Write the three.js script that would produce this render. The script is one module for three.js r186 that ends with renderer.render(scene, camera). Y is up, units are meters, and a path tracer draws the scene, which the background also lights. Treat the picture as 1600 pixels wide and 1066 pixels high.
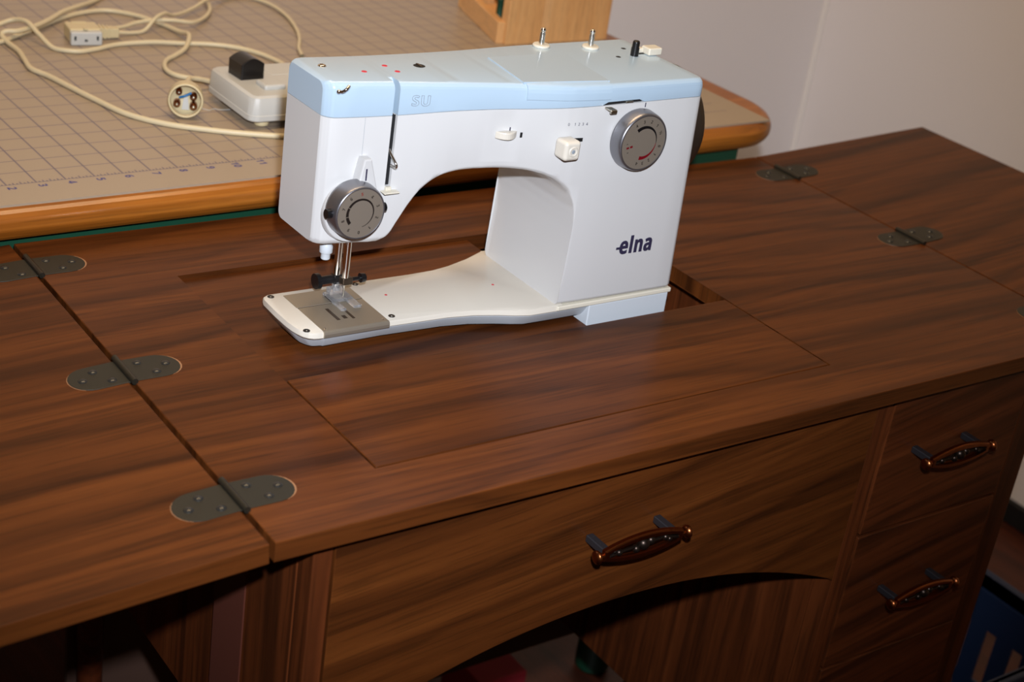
import * as THREE from 'three';
import { RoundedBoxGeometry } from 'three/addons/geometries/RoundedBoxGeometry.js';
import { mergeGeometries, toCreasedNormals } from 'three/addons/utils/BufferGeometryUtils.js';
import { FontLoader } from 'three/addons/loaders/FontLoader.js';
import { TextGeometry } from 'three/addons/geometries/TextGeometry.js';
import { RectAreaLightUniformsLib } from 'three/addons/lights/RectAreaLightUniformsLib.js';
import { Brush, Evaluator, SUBTRACTION } from 'three-bvh-csg';

// ---------------------------------------------------------------- camera, lights, exposure
const scene = new THREE.Scene();
scene.background = new THREE.Color(0x000000);
const Y0 = 0.76;                                    // height of the cabinet top over the floor; geometry below is written with y = 0 at that top
const camera = new THREE.PerspectiveCamera(24.59, 1600 / 1066, 0.05, 30);
camera.position.set(-0.3890, Y0 + 0.5353, 0.6852);
camera.rotation.order = 'YXZ';
camera.rotation.set(-0.45285, -0.67179, 0.15165);
camera.updateMatrixWorld(true);
camera.focus = 1.2; camera.userData.fStop = 8;
const renderer = new THREE.WebGLRenderer();
renderer.toneMapping = THREE.LinearToneMapping;
renderer.toneMappingExposure = 1.0;
renderer.shadowMap.enabled = true;
RectAreaLightUniformsLib.init();

// the camera's own pop-up flash, a hand's breadth over the lens
const flash = new THREE.SpotLight(0xf0f4ff, 7.6, 0, 0.50, 1.0, 2);
{
  const up = new THREE.Vector3(0, 1, 0).applyQuaternion(camera.quaternion), fw = new THREE.Vector3(0, 0, -1).applyQuaternion(camera.quaternion), rt = new THREE.Vector3(1, 0, 0).applyQuaternion(camera.quaternion);
  flash.position.copy(camera.position).addScaledVector(up, 0.085).addScaledVector(rt, 0.03);
  flash.target.position.copy(flash.position).addScaledVector(fw, 1.3).addScaledVector(rt, -0.11).addScaledVector(up, 0.04);
  flash.castShadow = true; flash.shadow.radius = 0.7;
  scene.add(flash, flash.target);
}
// the ceiling fitting over the cutting table (its housing is built further down)
const LAMP = { x: 0.25, y: 2.36, z: -0.50, w: 1.2, d: 0.3, L: 10.5, c: 0xffdcae };
const lampLight = new THREE.RectAreaLight(LAMP.c, LAMP.L, LAMP.w, LAMP.d);
lampLight.position.set(LAMP.x, LAMP.y - 0.045, LAMP.z); lampLight.rotation.x = -Math.PI / 2;
scene.add(lampLight);

// ---------------------------------------------------------------- helpers
const taken = new Map();
function numbered(n) { const k = taken.get(n) || 0; taken.set(n, k + 1); return k ? n + '_' + String(k).padStart(3, '0') : n; }
const BASE = new Map();
function thing(name, label, category, [x, y, z] = [0, 0, 0], group) {
  const o = new THREE.Group(); o.name = numbered(name); scene.add(o);
  o.position.set(x, Y0 + y, z); o.userData = { label, category }; if (group) o.userData.group = group;
  BASE.set(o, [x, y, z]); return o;
}
function prep(g) { let h = g.index ? g.toNonIndexed() : g; for (const k of Object.keys(h.attributes)) if (!['position', 'normal', 'uv'].includes(k)) h.deleteAttribute(k); if (!h.attributes.normal) h.computeVertexNormals(); if (!h.attributes.uv) h.setAttribute('uv', new THREE.BufferAttribute(new Float32Array(h.attributes.position.count * 2), 2)); h.morphAttributes = {}; h.groups = []; return h; }
function merge(gs) { gs = (Array.isArray(gs) ? gs : [gs]).map(prep); const g = gs.length > 1 ? mergeGeometries(gs) : gs[0].clone(); g.clearGroups(); return g; }
function obj(name, gs, m, parent, label) {
  const g = merge(gs); const b = BASE.get(parent) || [0, 0, 0];
  g.translate(-b[0], -b[1], -b[2]);
  const o = new THREE.Mesh(g, m); o.name = parent === scene ? numbered(name) : name; o.castShadow = o.receiveShadow = true;
  if (label) o.userData.label = label;
  if (parent === scene) o.position.y = Y0;
  parent.add(o); BASE.set(o, b); return o;
}
function tag(o, label, category, group) { o.userData.label = label; o.userData.category = category; if (group) o.userData.group = group; return o; }
function struct(name, gs, m, label, cat) { const o = obj(name, gs, m, scene); o.name = name; o.userData.kind = 'structure'; o.userData.label = label; o.userData.category = cat; return o; }
function box(x0, x1, y0, y1, z0, z1, r = 0, s = 2) { const w = x1 - x0, h = y1 - y0, d = z1 - z0; const g = r ? new RoundedBoxGeometry(w, h, d, s, Math.min(r, w / 2.01, h / 2.01, d / 2.01)) : new THREE.BoxGeometry(w, h, d); return g.translate((x0 + x1) / 2, (y0 + y1) / 2, (z0 + z1) / 2); }
function cyl(a, b, r0, r1 = r0, n = 20) { const A = new THREE.Vector3(...a), B = new THREE.Vector3(...b), d = B.clone().sub(A), g = new THREE.CylinderGeometry(r1, r0, d.length(), n); g.applyQuaternion(new THREE.Quaternion().setFromUnitVectors(new THREE.Vector3(0, 1, 0), d.clone().normalize())); return g.translate((A.x + B.x) / 2, (A.y + B.y) / 2, (A.z + B.z) / 2); }
function lathe(profile, at, dir = [0, 1, 0], n = 32) { const g = new THREE.LatheGeometry(profile.map((p) => new THREE.Vector2(...p)), n); g.applyQuaternion(new THREE.Quaternion().setFromUnitVectors(new THREE.Vector3(0, 1, 0), new THREE.Vector3(...dir).normalize())); return g.translate(...at); }
function tube(pts, r, n = 60, k = 8, closed = false) { return new THREE.TubeGeometry(new THREE.CatmullRomCurve3(pts.map((p) => new THREE.Vector3(...p)), closed, 'centripetal'), n, r, k, closed); }
function extrude(pts, depth, bevel = 0, holes = [], bs = 2) {         // pts in (a,b), depth along c
  const s = new THREE.Shape(pts.map((p) => new THREE.Vector2(...p))); for (const h of holes) s.holes.push(new THREE.Path(h.map((p) => new THREE.Vector2(...p))));
  return new THREE.ExtrudeGeometry(s, { depth, bevelEnabled: bevel > 0, bevelThickness: bevel, bevelSize: bevel, bevelOffset: -bevel, bevelSegments: bs, curveSegments: 10 });
}
// a plate lying flat: outline in (x,z), from y0 to y1
function slab(pts, y0, y1, bevel = 0, holes = []) { const f = (q) => q.map(([x, z]) => [x, -z]); const g = extrude(f(pts), y1 - y0 - 2 * bevel, bevel, holes.map(f)); g.rotateX(-Math.PI / 2); return g.translate(0, y0 + bevel, 0); }
// an upright board: outline in (x,y), from z0 to z1
function board(pts, z0, z1, bevel = 0, holes = []) { return extrude(pts, z1 - z0 - 2 * bevel, bevel, holes).translate(0, 0, z0 + bevel); }
// lay the grain of a wood texture (tw x th metres) over a geometry along one axis
function grain(g, axis = 'x', ou = 0, ov = 0, tw = 1.0, th = 0.5, tilt = 0) {
  g = prep(g); const p = g.attributes.position, n = g.attributes.normal, uv = g.attributes.uv, A = { x: 0, y: 1, z: 2 }[axis];
  const c = Math.cos(tilt), s = Math.sin(tilt);
  for (let t = 0; t < p.count; t += 3) {
    const nn = [0, 1, 2].map((k) => Math.abs(n.getComponent(t, k) + n.getComponent(t + 1, k) + n.getComponent(t + 2, k)));
    const D = nn[0] > nn[1] && nn[0] > nn[2] ? 0 : nn[1] > nn[2] ? 1 : 2; let U = A, V;
    if (D === A) { U = (A + 1) % 3; V = (A + 2) % 3; } else V = 3 - A - D;
    for (let k = 0; k < 3; k++) { const a = p.getComponent(t + k, U) + (D === 0 ? 0.37 : 0), b = p.getComponent(t + k, V) + D * 0.11; uv.setXY(t + k, (a * c + b * s) / tw + ou, (b * c - a * s) / th + ov); }
  }
  return g;
}
let seed = 7; function rnd() { seed = (seed * 1664525 + 1013904223) >>> 0; return seed / 4294967296; }
function hsh(x, y, s) { let h = (x * 374761393 + y * 668265263 + s * 974634777) | 0; h = Math.imul(h ^ (h >>> 13), 1274126177); h ^= h >>> 16; return (h >>> 0) / 4294967296; }
function noise(x, y, px, py, s) {                     // value noise, periodic with px, py cells
  const xi = Math.floor(x), yi = Math.floor(y), fx = x - xi, fy = y - yi, u = fx * fx * (3 - 2 * fx), v = fy * fy * (3 - 2 * fy);
  const m = (a, b) => ((a % b) + b) % b, a = m(xi, px), b = m(xi + 1, px), c = m(yi, py), d = m(yi + 1, py);
  return (hsh(a, c, s) * (1 - u) + hsh(b, c, s) * u) * (1 - v) + (hsh(a, d, s) * (1 - u) + hsh(b, d, s) * u) * v;
}
function dataTex(w, h, f, srgb = true) {
  const d = new Uint8Array(w * h * 4);
  for (let j = 0; j < h; j++) for (let i = 0; i < w; i++) { const c = f((i + 0.5) / w, (j + 0.5) / h), k = (j * w + i) * 4; d[k] = Math.max(0, Math.min(255, c[0])); d[k + 1] = Math.max(0, Math.min(255, c[1])); d[k + 2] = Math.max(0, Math.min(255, c[2])); d[k + 3] = 255; }
  const t = new THREE.DataTexture(d, w, h); t.wrapS = t.wrapT = THREE.RepeatWrapping; t.magFilter = THREE.LinearFilter; t.minFilter = THREE.LinearMipmapLinearFilter; t.generateMipmaps = true; if (srgb) t.colorSpace = THREE.SRGBColorSpace; t.needsUpdate = true; return t;
}
const mix = (a, b, t) => a.map((v, k) => v + (b[k] - v) * t), sat = (x) => Math.max(0, Math.min(1, x));
// plain-sawn veneer: growth rings bent by slow noise, fine pores along the grain
function woodTex(w, h, s, { rings = 9, bend = 1.1, pores = 0.25, dark, mid, light, fine = 0.5 }) {
  return dataTex(w, h, (u, v) => {
    const n1 = noise(u * 2, v * 3, 2, 3, s), n2 = noise(u * 4, v * 9, 4, 9, s + 1), n3 = noise(u * 9, v * 40, 9, 40, s + 2);
    const t = v * rings + bend * (n1 * 2 - 1) + 0.55 * (n2 - 0.5) + 0.12 * (n3 - 0.5);
    const f = t - Math.floor(t);
    const ring = f < 0.8 ? f / 0.8 : (1 - f) / 0.2;
    const band = noise(u * 2, v * 30 + bend * n1 * 4, 2, 30, s + 3), streak = noise(u * 5, v * 120 + n2 * 6, 5, 120, s + 4), hair = noise(u * 24, v * 420, 24, 420, s + 5);
    let k = 0.26 * Math.pow(ring, 2.5) + 0.34 * band + 0.40 * streak;
    let c = k < 0.4 ? mix(light, mid, k / 0.4) : mix(mid, dark, sat((k - 0.4) / 0.4));
    const pore = sat((hair - 0.62) * 4) * pores + (noise(u * 90, v * 500, 90, 500, s + 6) - 0.5) * 0.12 * fine;
    return c.map((x) => x * (1 - pore));
  });
}
const std = (o) => new THREE.MeshStandardMaterial(o), phy = (o) => new THREE.MeshPhysicalMaterial(o);

// ---------------------------------------------------------------- materials
const walnut = woodTex(2048, 1024, 11, { rings: 11, bend: 1.5, dark: [56, 28, 11], mid: [82, 43, 17], light: [102, 56, 23], pores: 0.14 });
const walnutB = woodTex(1024, 512, 37, { rings: 9, bend: 1.2, dark: [54, 27, 13], mid: [84, 42, 20], light: [106, 55, 27], pores: 0.16 });
const pine = woodTex(1024, 256, 53, { rings: 3, bend: 0.8, dark: [132, 74, 20], mid: [158, 95, 32], light: [178, 114, 46], pores: 0.12 });
const maple = woodTex(512, 512, 71, { rings: 4, bend: 0.7, dark: [204, 150, 92], mid: [214, 164, 106], light: [222, 176, 122], pores: 0.06 });
const planks = woodTex(512, 512, 91, { rings: 5, bend: 0.6, dark: [62, 28, 16], mid: [82, 38, 22], light: [96, 48, 28], pores: 0.2 });
const M = {
  walnut: phy({ map: walnut, roughness: 0.30, specularIntensity: 0.22 }),
  walnutB: phy({ map: walnutB, roughness: 0.32, specularIntensity: 0.25 }),
  walnutEdge: std({ map: walnutB, roughness: 0.42, color: 0xf0dcd2 }),
  strip: std({ color: 0x54291c, roughness: 0.55 }),
  inside: std({ color: 0x4a3226, roughness: 0.8 }),
  pine: std({ map: pine, roughness: 0.28 }),
  maple: std({ map: maple, roughness: 0.5 }),
  green: std({ color: 0x12402c, roughness: 0.45 }),
  brass: std({ color: 0x27251d, roughness: 0.5, metalness: 0.3 }),
  brassPin: std({ color: 0x2e2b23, roughness: 0.35, metalness: 0.5 }),
  screwHead: std({ color: 0x3a3a38, roughness: 0.25, metalness: 0.6 }),
  postGrey: std({ color: 0x454448, roughness: 0.4, metalness: 0.7 }),
  bareWood: std({ color: 0x946a48, roughness: 0.8 }),
  white: phy({ color: 0xc6c6c4, roughness: 0.32, clearcoat: 0.25, clearcoatRoughness: 0.15 }),
  armWhite: phy({ color: 0xd2ccbe, roughness: 0.34, clearcoat: 0.2, clearcoatRoughness: 0.2 }),
  baseGrey: std({ color: 0xc2c9ce, roughness: 0.42 }),
  cream: std({ color: 0xd4cebc, roughness: 0.4 }),
  blue: phy({ color: 0xaac0d0, roughness: 0.26, clearcoat: 0.4, clearcoatRoughness: 0.1 }),
  steel: std({ color: 0xb9b2a4, roughness: 0.3, metalness: 1 }),
  plate: std({ color: 0xb4ab9a, roughness: 0.5, metalness: 0.85 }),
  chrome: std({ color: 0xdcd8d2, roughness: 0.12, metalness: 1 }),
  dialRim: std({ color: 0x8d8d92, roughness: 0.36, metalness: 0.9 }),
  darkMetal: std({ color: 0x5a4e42, roughness: 0.36, metalness: 0.85 }),
  black: std({ color: 0x101012, roughness: 0.3 }),
  matBlack: std({ color: 0x0a0a0d, roughness: 0.7 }),
  ink: std({ color: 0x2a2740, roughness: 0.5 }),
  grey: std({ color: 0x8b949c, roughness: 0.5 }),
  red: std({ color: 0xc8203a, roughness: 0.4 }),
  copper: std({ color: 0x9a5a34, roughness: 0.28, metalness: 1 }),
  darkBronze: std({ color: 0x3a302a, roughness: 0.35, metalness: 0.9 }),
  clear: phy({ color: 0xffffff, roughness: 0.08, transmission: 0.9, thickness: 0.004, ior: 1.45 }),
  cord: std({ color: 0xd0c29e, roughness: 0.45 }),
  ivory: std({ color: 0xccbd94, roughness: 0.4 }),
  pedal: phy({ color: 0xbfbfb8, roughness: 0.42, clearcoat: 0.15 }),
  wallPaint: std({ color: 0xf6f1f0, roughness: 0.7 }),
  farWall: std({ color: 0xd2cabf, roughness: 0.8 }),
  ceilingPaint: std({ color: 0xf2f0ec, roughness: 0.9 }),
  floor: std({ map: planks, roughness: 0.45 }),
  crate: std({ color: 0x2c4266, roughness: 0.5 }),
  redCloth: std({ color: 0x8c1420, roughness: 0.8 }),
  clutter: std({ color: 0x5a4a40, roughness: 0.7 }),
};

// ---------------------------------------------------------------- the room
const RX = 1.70, LX = -2.6, BZ = -1.206, FZ = 2.8, CH = 2.42 - Y0, FL = -Y0;
struct('floor', grain(box(LX - .1, RX + .1, FL - .1, FL, BZ - .1, FZ + .1), 'z', 0, 0, 0.9, 0.5), M.floor, 'reddish brown wooden floor under the cabinet', 'floor');
struct('ceiling', box(LX - .1, RX + .1, CH, CH + .1, BZ - .1, FZ + .1), M.ceilingPaint, 'plain pale ceiling above the room', 'ceiling');
struct('wall_right', box(RX, RX + .1, FL, CH, BZ, FZ), M.wallPaint, 'warm white painted wall beside the right-hand leaf', 'wall');
struct('wall_left', box(LX - .1, LX, FL, CH, BZ, FZ), M.farWall, 'pale wall on the far side of the room', 'wall');
struct('wall_back', box(LX - .1, RX + .1, FL, CH, BZ - .1, BZ), M.wallPaint, 'pinkish white painted wall behind the cutting table', 'wall');
struct('wall_front', box(LX - .1, RX + .1, FL, CH, FZ, FZ + .1), M.farWall, 'pale wall behind the viewer', 'wall');
struct('baseboard_back', box(LX, RX - .012, FL, FL + .04, BZ, BZ + .012, .003), M.matBlack, 'low black baseboard under the pinkish wall', 'baseboard');
struct('baseboard_right', box(RX - .012, RX, FL, FL + .04, BZ, FZ, .003), M.matBlack, 'low black baseboard along the foot of the pale wall', 'baseboard');
struct('trim_1', box(RX - .008, RX, FL, CH, BZ, BZ + .008, .003), std({ color: 0xfffaf4, roughness: 0.6 }), 'thin white vertical bead in the corner of the two pale walls', 'trim');
{
  const t = thing('ceiling_light', 'long white ceiling light over the cutting table', 'light', [LAMP.x, LAMP.y - Y0, LAMP.z]);
  obj('housing', box(LAMP.x - .64, LAMP.x + .64, LAMP.y - Y0 - .01, CH, LAMP.z - .18, LAMP.z + .18, .01), std({ color: 0xe8e8e6, roughness: 0.6 }), t);
  obj('diffuser', box(LAMP.x - .6, LAMP.x + .6, LAMP.y - Y0 - .035, LAMP.y - Y0 - .01, LAMP.z - .15, LAMP.z + .15, .006), std({ color: 0xffffff, emissive: LAMP.c, emissiveIntensity: 1.2, roughness: 0.6 }), t);
}

// ---------------------------------------------------------------- the sewing cabinet
const W = 0.8196, D = 0.46, T = 0.0145, OX0 = 0.0985, OX1 = 0.5259, OZ0 = -0.0503, OZM = -0.1794, OZ1 = -0.365;
const cab = thing('sewing_cabinet', 'walnut veneered sewing cabinet with opened hinged leaves and three side drawers', 'cabinet', [W / 2, -Y0, -D / 2]);
const rect = (x0, x1, z0, z1) => [[x0, z0], [x1, z0], [x1, z1], [x0, z1]];
obj('top_panel', grain(slab(rect(0.0008, W - 0.0008, -D, 0), -T, 0, 0.0007, [rect(OX0, OX1, OZ1, OZ0)]), 'x', 0.05, 0.0), M.walnut, cab);
obj('front_flap', grain(box(OX0 + .0026, OX1 - .0016, -T, -0.0002, OZM, OZ0 - .0024, .0009), 'x', 0.31, 0.42), M.walnut, cab);
obj('insert_panel', grain(box(OX0 + .0008, 0.377, -T, -0.0036, OZ1 + .0008, OZM - .0006, .0005), 'x', 0.12, 0.23), M.walnut, cab);
{ // the two leaves, each turned a little about its hinge line
  const lw = 0.55, rw = 0.269;
  const gl = grain(box(-lw, -0.0028, -T, 0, -D, 0, .0009), 'x', 0.62, 0.55); gl.rotateZ(0.061); obj('side_leaf', gl, M.walnut, cab);
  const gr = grain(box(0.0008, rw, -T, 0, -D, 0, .0009), 'x', 0.15, 0.71); gr.rotateZ(0.052); gr.translate(W, 0, 0); obj('side_leaf', gr, M.walnut, cab);
}
function stadium(x0, x1, zc, r, side, n = 12) { // one hinge plate: straight at the knuckle, round at the far end
  const p = []; const e = side < 0 ? x0 : x1, s = side < 0 ? x1 : x0;
  p.push([s, zc - r]);
  for (let k = 0; k <= n; k++) { const a = -Math.PI / 2 + Math.PI * k / n; p.push([e + side * (-r + r * Math.cos(a)), zc + r * Math.sin(a)]); }
  p.push([s, zc + r]); return p;
}
for (const [hx, zc, tl, tr] of [[0, -0.412, 0.061, 0], [0, -0.2296, 0.061, 0], [0, -0.055, 0.061, 0], [W, -0.409, 0, 0.052], [W, -0.231, 0, 0.052], [W, -0.057, 0, 0.052]]) {
  const r = 0.0158, L = 0.0405, put = (g, side) => { const a = side < 0 ? tl : tr; g.translate(-hx, 0, 0); if (a) g.rotateZ(a); return g.translate(hx, 0, 0); };
  const h = obj('hinge', [-1, 1].map((s) => put(slab(stadium(s < 0 ? hx - L : hx + .002, s < 0 ? hx - .002 : hx + L, zc, r, s), -.001, .0006, .0003), s)), M.brass, cab, 'dark antique brass hinge with round ends');
  obj('mortise_rim', [-1, 1].map((s) => put(slab(stadium(s < 0 ? hx - L - .0005 : hx + .003, s < 0 ? hx - .003 : hx + L + (hx ? .0004 : .0013), zc, r - .0005, s), -.001, .0002), s)), M.bareWood, h, 'pale bare wood rim of the hinge mortise');
  obj('knuckle', [cyl([hx, .0014, zc - r - .003], [hx, .0014, zc + r + .003], .0024, .0024, 14)], M.brassPin, h);
  for (const s of [-1, 1]) for (const [dx, dz] of [[.0125, -.0085], [.0205, .0075], [.031, -.0015]])
    obj('screw', put(lathe([[0, .0021], [.0014, .0019], [.0028, .0013], [.0036, .0004]], [hx + s * dx, 0, zc + dz * s], [0, 1, 0], 14), s), M.screwHead, h);
}
const FZ0 = -0.014;
{ // front: stiles, arched apron, drawers
  const vg = (g, u, v) => grain(g, 'y', u, v);
  obj('stile', vg(box(.0374, .0515, -0.759 + .12, -T, FZ0 - .02, FZ0 - .001, .0012), .1, .3), M.walnutB, cab);
  obj('stile', vg(box(.5535, .5710, -.465, -T, FZ0 - .02, FZ0 - .001, .0012), .2, .6), M.walnutB, cab);
  obj('stile', vg(box(.7535, .7818, -.465, -T, FZ0 - .02, FZ0 - .001, .0012), .4, .1), M.walnutB, cab);
  const ap = [[.0525, -.0175], [.0525, -.198]]; const AC = .302, AH = .250;
  for (let k = 0; k <= 36; k++) { const x = .0575 + (.5465 - .0575) * k / 36, u = (x - AC) / AH; ap.push([x, -.1405 - .054 * Math.pow(Math.abs(u), 2.1)]); }
  ap.push([.5525, -.196], [.5525, -.0175]);
  obj('apron', grain(board(ap.reverse(), FZ0 - .016, FZ0, .0008), 'x', .33, .18, 1.0, .5, 0.10), M.walnut, cab);
  const rows = [[-.0175, -.1548], [-.1575, -.2965], [-.2992, -.440]];
  const drawers = rows.map(([a, b], k) => obj('drawer', grain(box(.5728, .7518, b, a, FZ0 - .018, FZ0, .0012), 'x', .1 + .27 * k, .15 + .31 * k, 1.0, .5, 0.16), M.walnutB, cab));
  obj('bottom_rail', grain(box(.5535, .7818, -.465, -.442, FZ0 - .02, FZ0 - .002, .001), 'x', .1, .1), M.walnutB, cab);
  // openwork pulls
  const pull = (cx, cy, parent) => {
    const z0 = FZ0, zb = .0095, px = .0317;
    const posts = [-1, 1].flatMap((s) => [box(cx + s * px - .0032, cx + s * px + .0032, cy - .0030, cy + .0030, z0, zb - .001, .001)]);
    const outl = (a, b) => { const p = []; for (let k = 0; k <= 16; k++) { const x = -a + 2 * a * k / 16; p.push([cx + x, cy + b * (0.42 + 0.58 * (1 - Math.pow(x / a, 2)))]); } for (let k = 16; k >= 0; k--) { const x = -a + 2 * a * k / 16; p.push([cx + x, cy - b * (0.42 + 0.58 * (1 - Math.pow(x / a, 2)))]); } return p; };
    const ring = board(outl(.0368, .0102), zb - .0024, zb + .0024, .0013, [outl(.0338, .0074)]);
    const ends = [-1, 1].map((s) => lathe([[0, -.0024], [.0034, -.0022], [.0052, 0], [.0050, .0016], [.0026, .0028], [0, .003]], [cx + s * .0415, cy, zb], [s, 0, 0], 18));
    const necks = [-1, 1].map((s) => cyl([cx + s * .036, cy, zb], [cx + s * .0405, cy, zb], .0022));
    const beads = [[0, .001, .0050], [-.006, -.002, .0032], [.0068, .0022, .0036], [.021, .001, .0028], [.0255, -.0016, .0022], [-.022, -.001, .0027], [-.0265, .001, .002]].map(([dx, dy, r]) => new THREE.SphereGeometry(r, 14, 10).translate(cx + dx, cy + dy, zb));
    const stem = tube([[cx - .034, cy - .003, zb], [cx - .02, cy - .001, zb], [cx, cy, zb], [cx + .02, cy + .001, zb], [cx + .034, cy - .002, zb]], .0014, 24, 6);
    const h = obj('handle', [ring, ...necks, ...ends], M.copper, parent, 'openwork copper pull');
    return h && obj('handle_ornament', [...beads, stem], M.darkBronze, parent, 'dark beaded ornament inside the pull') && posts.forEach((q) => obj('handle_post', q, M.postGrey, parent));
  };
  const apron = cab.children.find((o) => o.name === 'apron');
  pull(.2955, -.0742, apron); pull(.6440, -.0768, drawers[0]); pull(.6525, -.222, drawers[1]); pull(.6525, -.366, drawers[2]);
  // carcass
  obj('side_panel', vg(box(.766, .7818, -.465, -T, -.445, FZ0 - .02, .001), .1, .2), M.walnutB, cab);
  obj('side_panel', vg(box(.5535, .569, -.465, -T, -.445, FZ0 - .02, .001), .5, .7), M.walnutB, cab);
  obj('bottom_panel', box(.569, .766, -.465, -.45, -.445, FZ0 - .03), M.inside, cab);
  obj('side_panel', vg(box(.0374, .0525, -.64, -T, -.100, FZ0 - .021, .001), .7, .1), M.walnutB, cab);
  obj('side_post', box(.0374, .056, -.64, -T, -.147, -.1005, .0015), M.strip, cab, 'plain reddish brown upright of the cabinet side');
  obj('side_panel', vg(box(.044, .056, -.275, -T, -.445, -.1475, .001), .3, .5), M.walnutB, cab);
  obj('well_floor', box(.056, .5535, -.135, -.125, -.44, -.032), M.inside, cab);
  obj('back_panel', box(.044, .7818, -.59, -T, -.451, -.445), M.inside, cab);
  obj('lift_platform', grain(box(.115, .5235, -.075, -.061, -.362, -.06, .001), 'x', .2, .2), M.walnutEdge, cab);
  for (const q of [.12, .50]) obj('platform_support', box(q, q + .02, -.125, -.075, -.35, -.07), M.inside, cab);
  for (const [x, z, y] of [[.59, -.04, -.465], [.76, -.04, -.465], [.76, -.42, -.465], [.049, -.04, -.64], [.049, -.13, -.64], [.06, -.43, -.275]]) obj('leg', cyl([x, FL, z], [x, y, z], .009, .013, 16), M.walnutEdge, cab);
}

// ---------------------------------------------------------------- the sewing machine
const ZF = [[.13, -.2365], [.145, -.2335], [.162, -.2305], [.192, -.225], [.233, -.2158], [.253, -.2115], [.282, -.2045], [.30, -.199], [.325, -.1920], [.345, -.189], [.361, -.1878], [.40, -.1868], [.47, -.186]];
const SEAM = [[.13, .174], [.17, .1745], [.198, .1757], [.236, .1788], [.265, .1804], [.294, .1815], [.334, .1833], [.363, .1842], [.40, .185], [.47, .1858]];
function smoothInterp(tab) { // monotone-ish cubic through the table
  const X = tab.map((p) => p[0]), Y = tab.map((p) => p[1]), m = X.map((_, i) => i === 0 ? (Y[1] - Y[0]) / (X[1] - X[0]) : i === X.length - 1 ? (Y[i] - Y[i - 1]) / (X[i] - X[i - 1]) : (Y[i + 1] - Y[i - 1]) / (X[i + 1] - X[i - 1]));
  return (x) => { let i = 0; while (i < X.length - 2 && x > X[i + 1]) i++; const h = X[i + 1] - X[i], t = Math.max(0, Math.min(1, (x - X[i]) / h)); return (2 * t ** 3 - 3 * t * t + 1) * Y[i] + (t ** 3 - 2 * t * t + t) * h * m[i] + (-2 * t ** 3 + 3 * t * t) * Y[i + 1] + (t ** 3 - t * t) * h * m[i + 1]; };
}
const zf = smoothInterp(ZF), seamY = smoothInterp(SEAM), zb = smoothInterp([[.13, -.297], [.2, -.291], [.28, -.2905], [.35, -.2945], [.47, -.296]]);
const XL = 0.1445, TOPY = 0.2005;
// closed loft through rounded rectangles; section: {B,T,f,b,f2,b2,rb,rt}
function loft(secs, K = 6) {
  const rings = secs.map(({ B, T, fB, fT, bB, bT, rb, rt, slit = 0 }) => {
    const dx = T[0] - B[0], dy = T[1] - B[1], L = Math.hypot(dx, dy), ux = dx / L, uy = dy / L, pts = [];
    const at = (s, z) => pts.push([B[0] + ux * s, B[1] + uy * s, z]), e = .0006;
    const corner = (s0, z0, r, a0, a1) => { for (let k = 0; k <= K; k++) { const a = a0 + (a1 - a0) * k / K; at(s0 + r * Math.sin(a), z0 + r * Math.cos(a)); } };
    corner(rb, fB - rb, rb, -Math.PI / 2, 0); at(rb + e, fB);
    const s1 = Math.max(rb + 2 * e, Math.min(L - rt - 4 * e, .1215 - B[1])); at(s1, fB + (fT - fB) * s1 / L); at(s1 + e / 2, fB + (fT - fB) * s1 / L - slit); if (slit) fT -= slit; at(L - rt - e, fT);
    corner(L - rt, fT - rt, rt, 0, Math.PI / 2);
    at(L, fT - rt - e); at(L, bT + rt + e);
    corner(L - rt, bT + rt, rt, Math.PI / 2, Math.PI); at(L - rt - e, bT); at(rb + e, bB);
    corner(rb, bB + rb, rb, Math.PI, Math.PI * 1.5); at(0, bB + rb + e); at(0, fB - rb - e);
    return pts;
  });
  const N = rings[0].length, pos = [], q = (a, b, c) => pos.push(...a, ...b, ...c);
  for (let i = 0; i < rings.length - 1; i++) for (let j = 0; j < N; j++) { const a = rings[i][j], b = rings[i][(j + 1) % N], c = rings[i + 1][(j + 1) % N], d = rings[i + 1][j]; q(a, c, b); q(a, d, c); }
  for (const [R, flip] of [[rings[0], false], [rings[rings.length - 1], true]]) { const c = [0, 1, 2].map((k) => R.reduce((s, p) => s + p[k], 0) / N); for (let j = 0; j < N; j++) flip ? q(c, R[j], R[(j + 1) % N]) : q(c, R[(j + 1) % N], R[j]); }
  const g = new THREE.BufferGeometry(); g.setAttribute('position', new THREE.Float32BufferAttribute(pos, 3)); g.computeVertexNormals(); return g;
}
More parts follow.
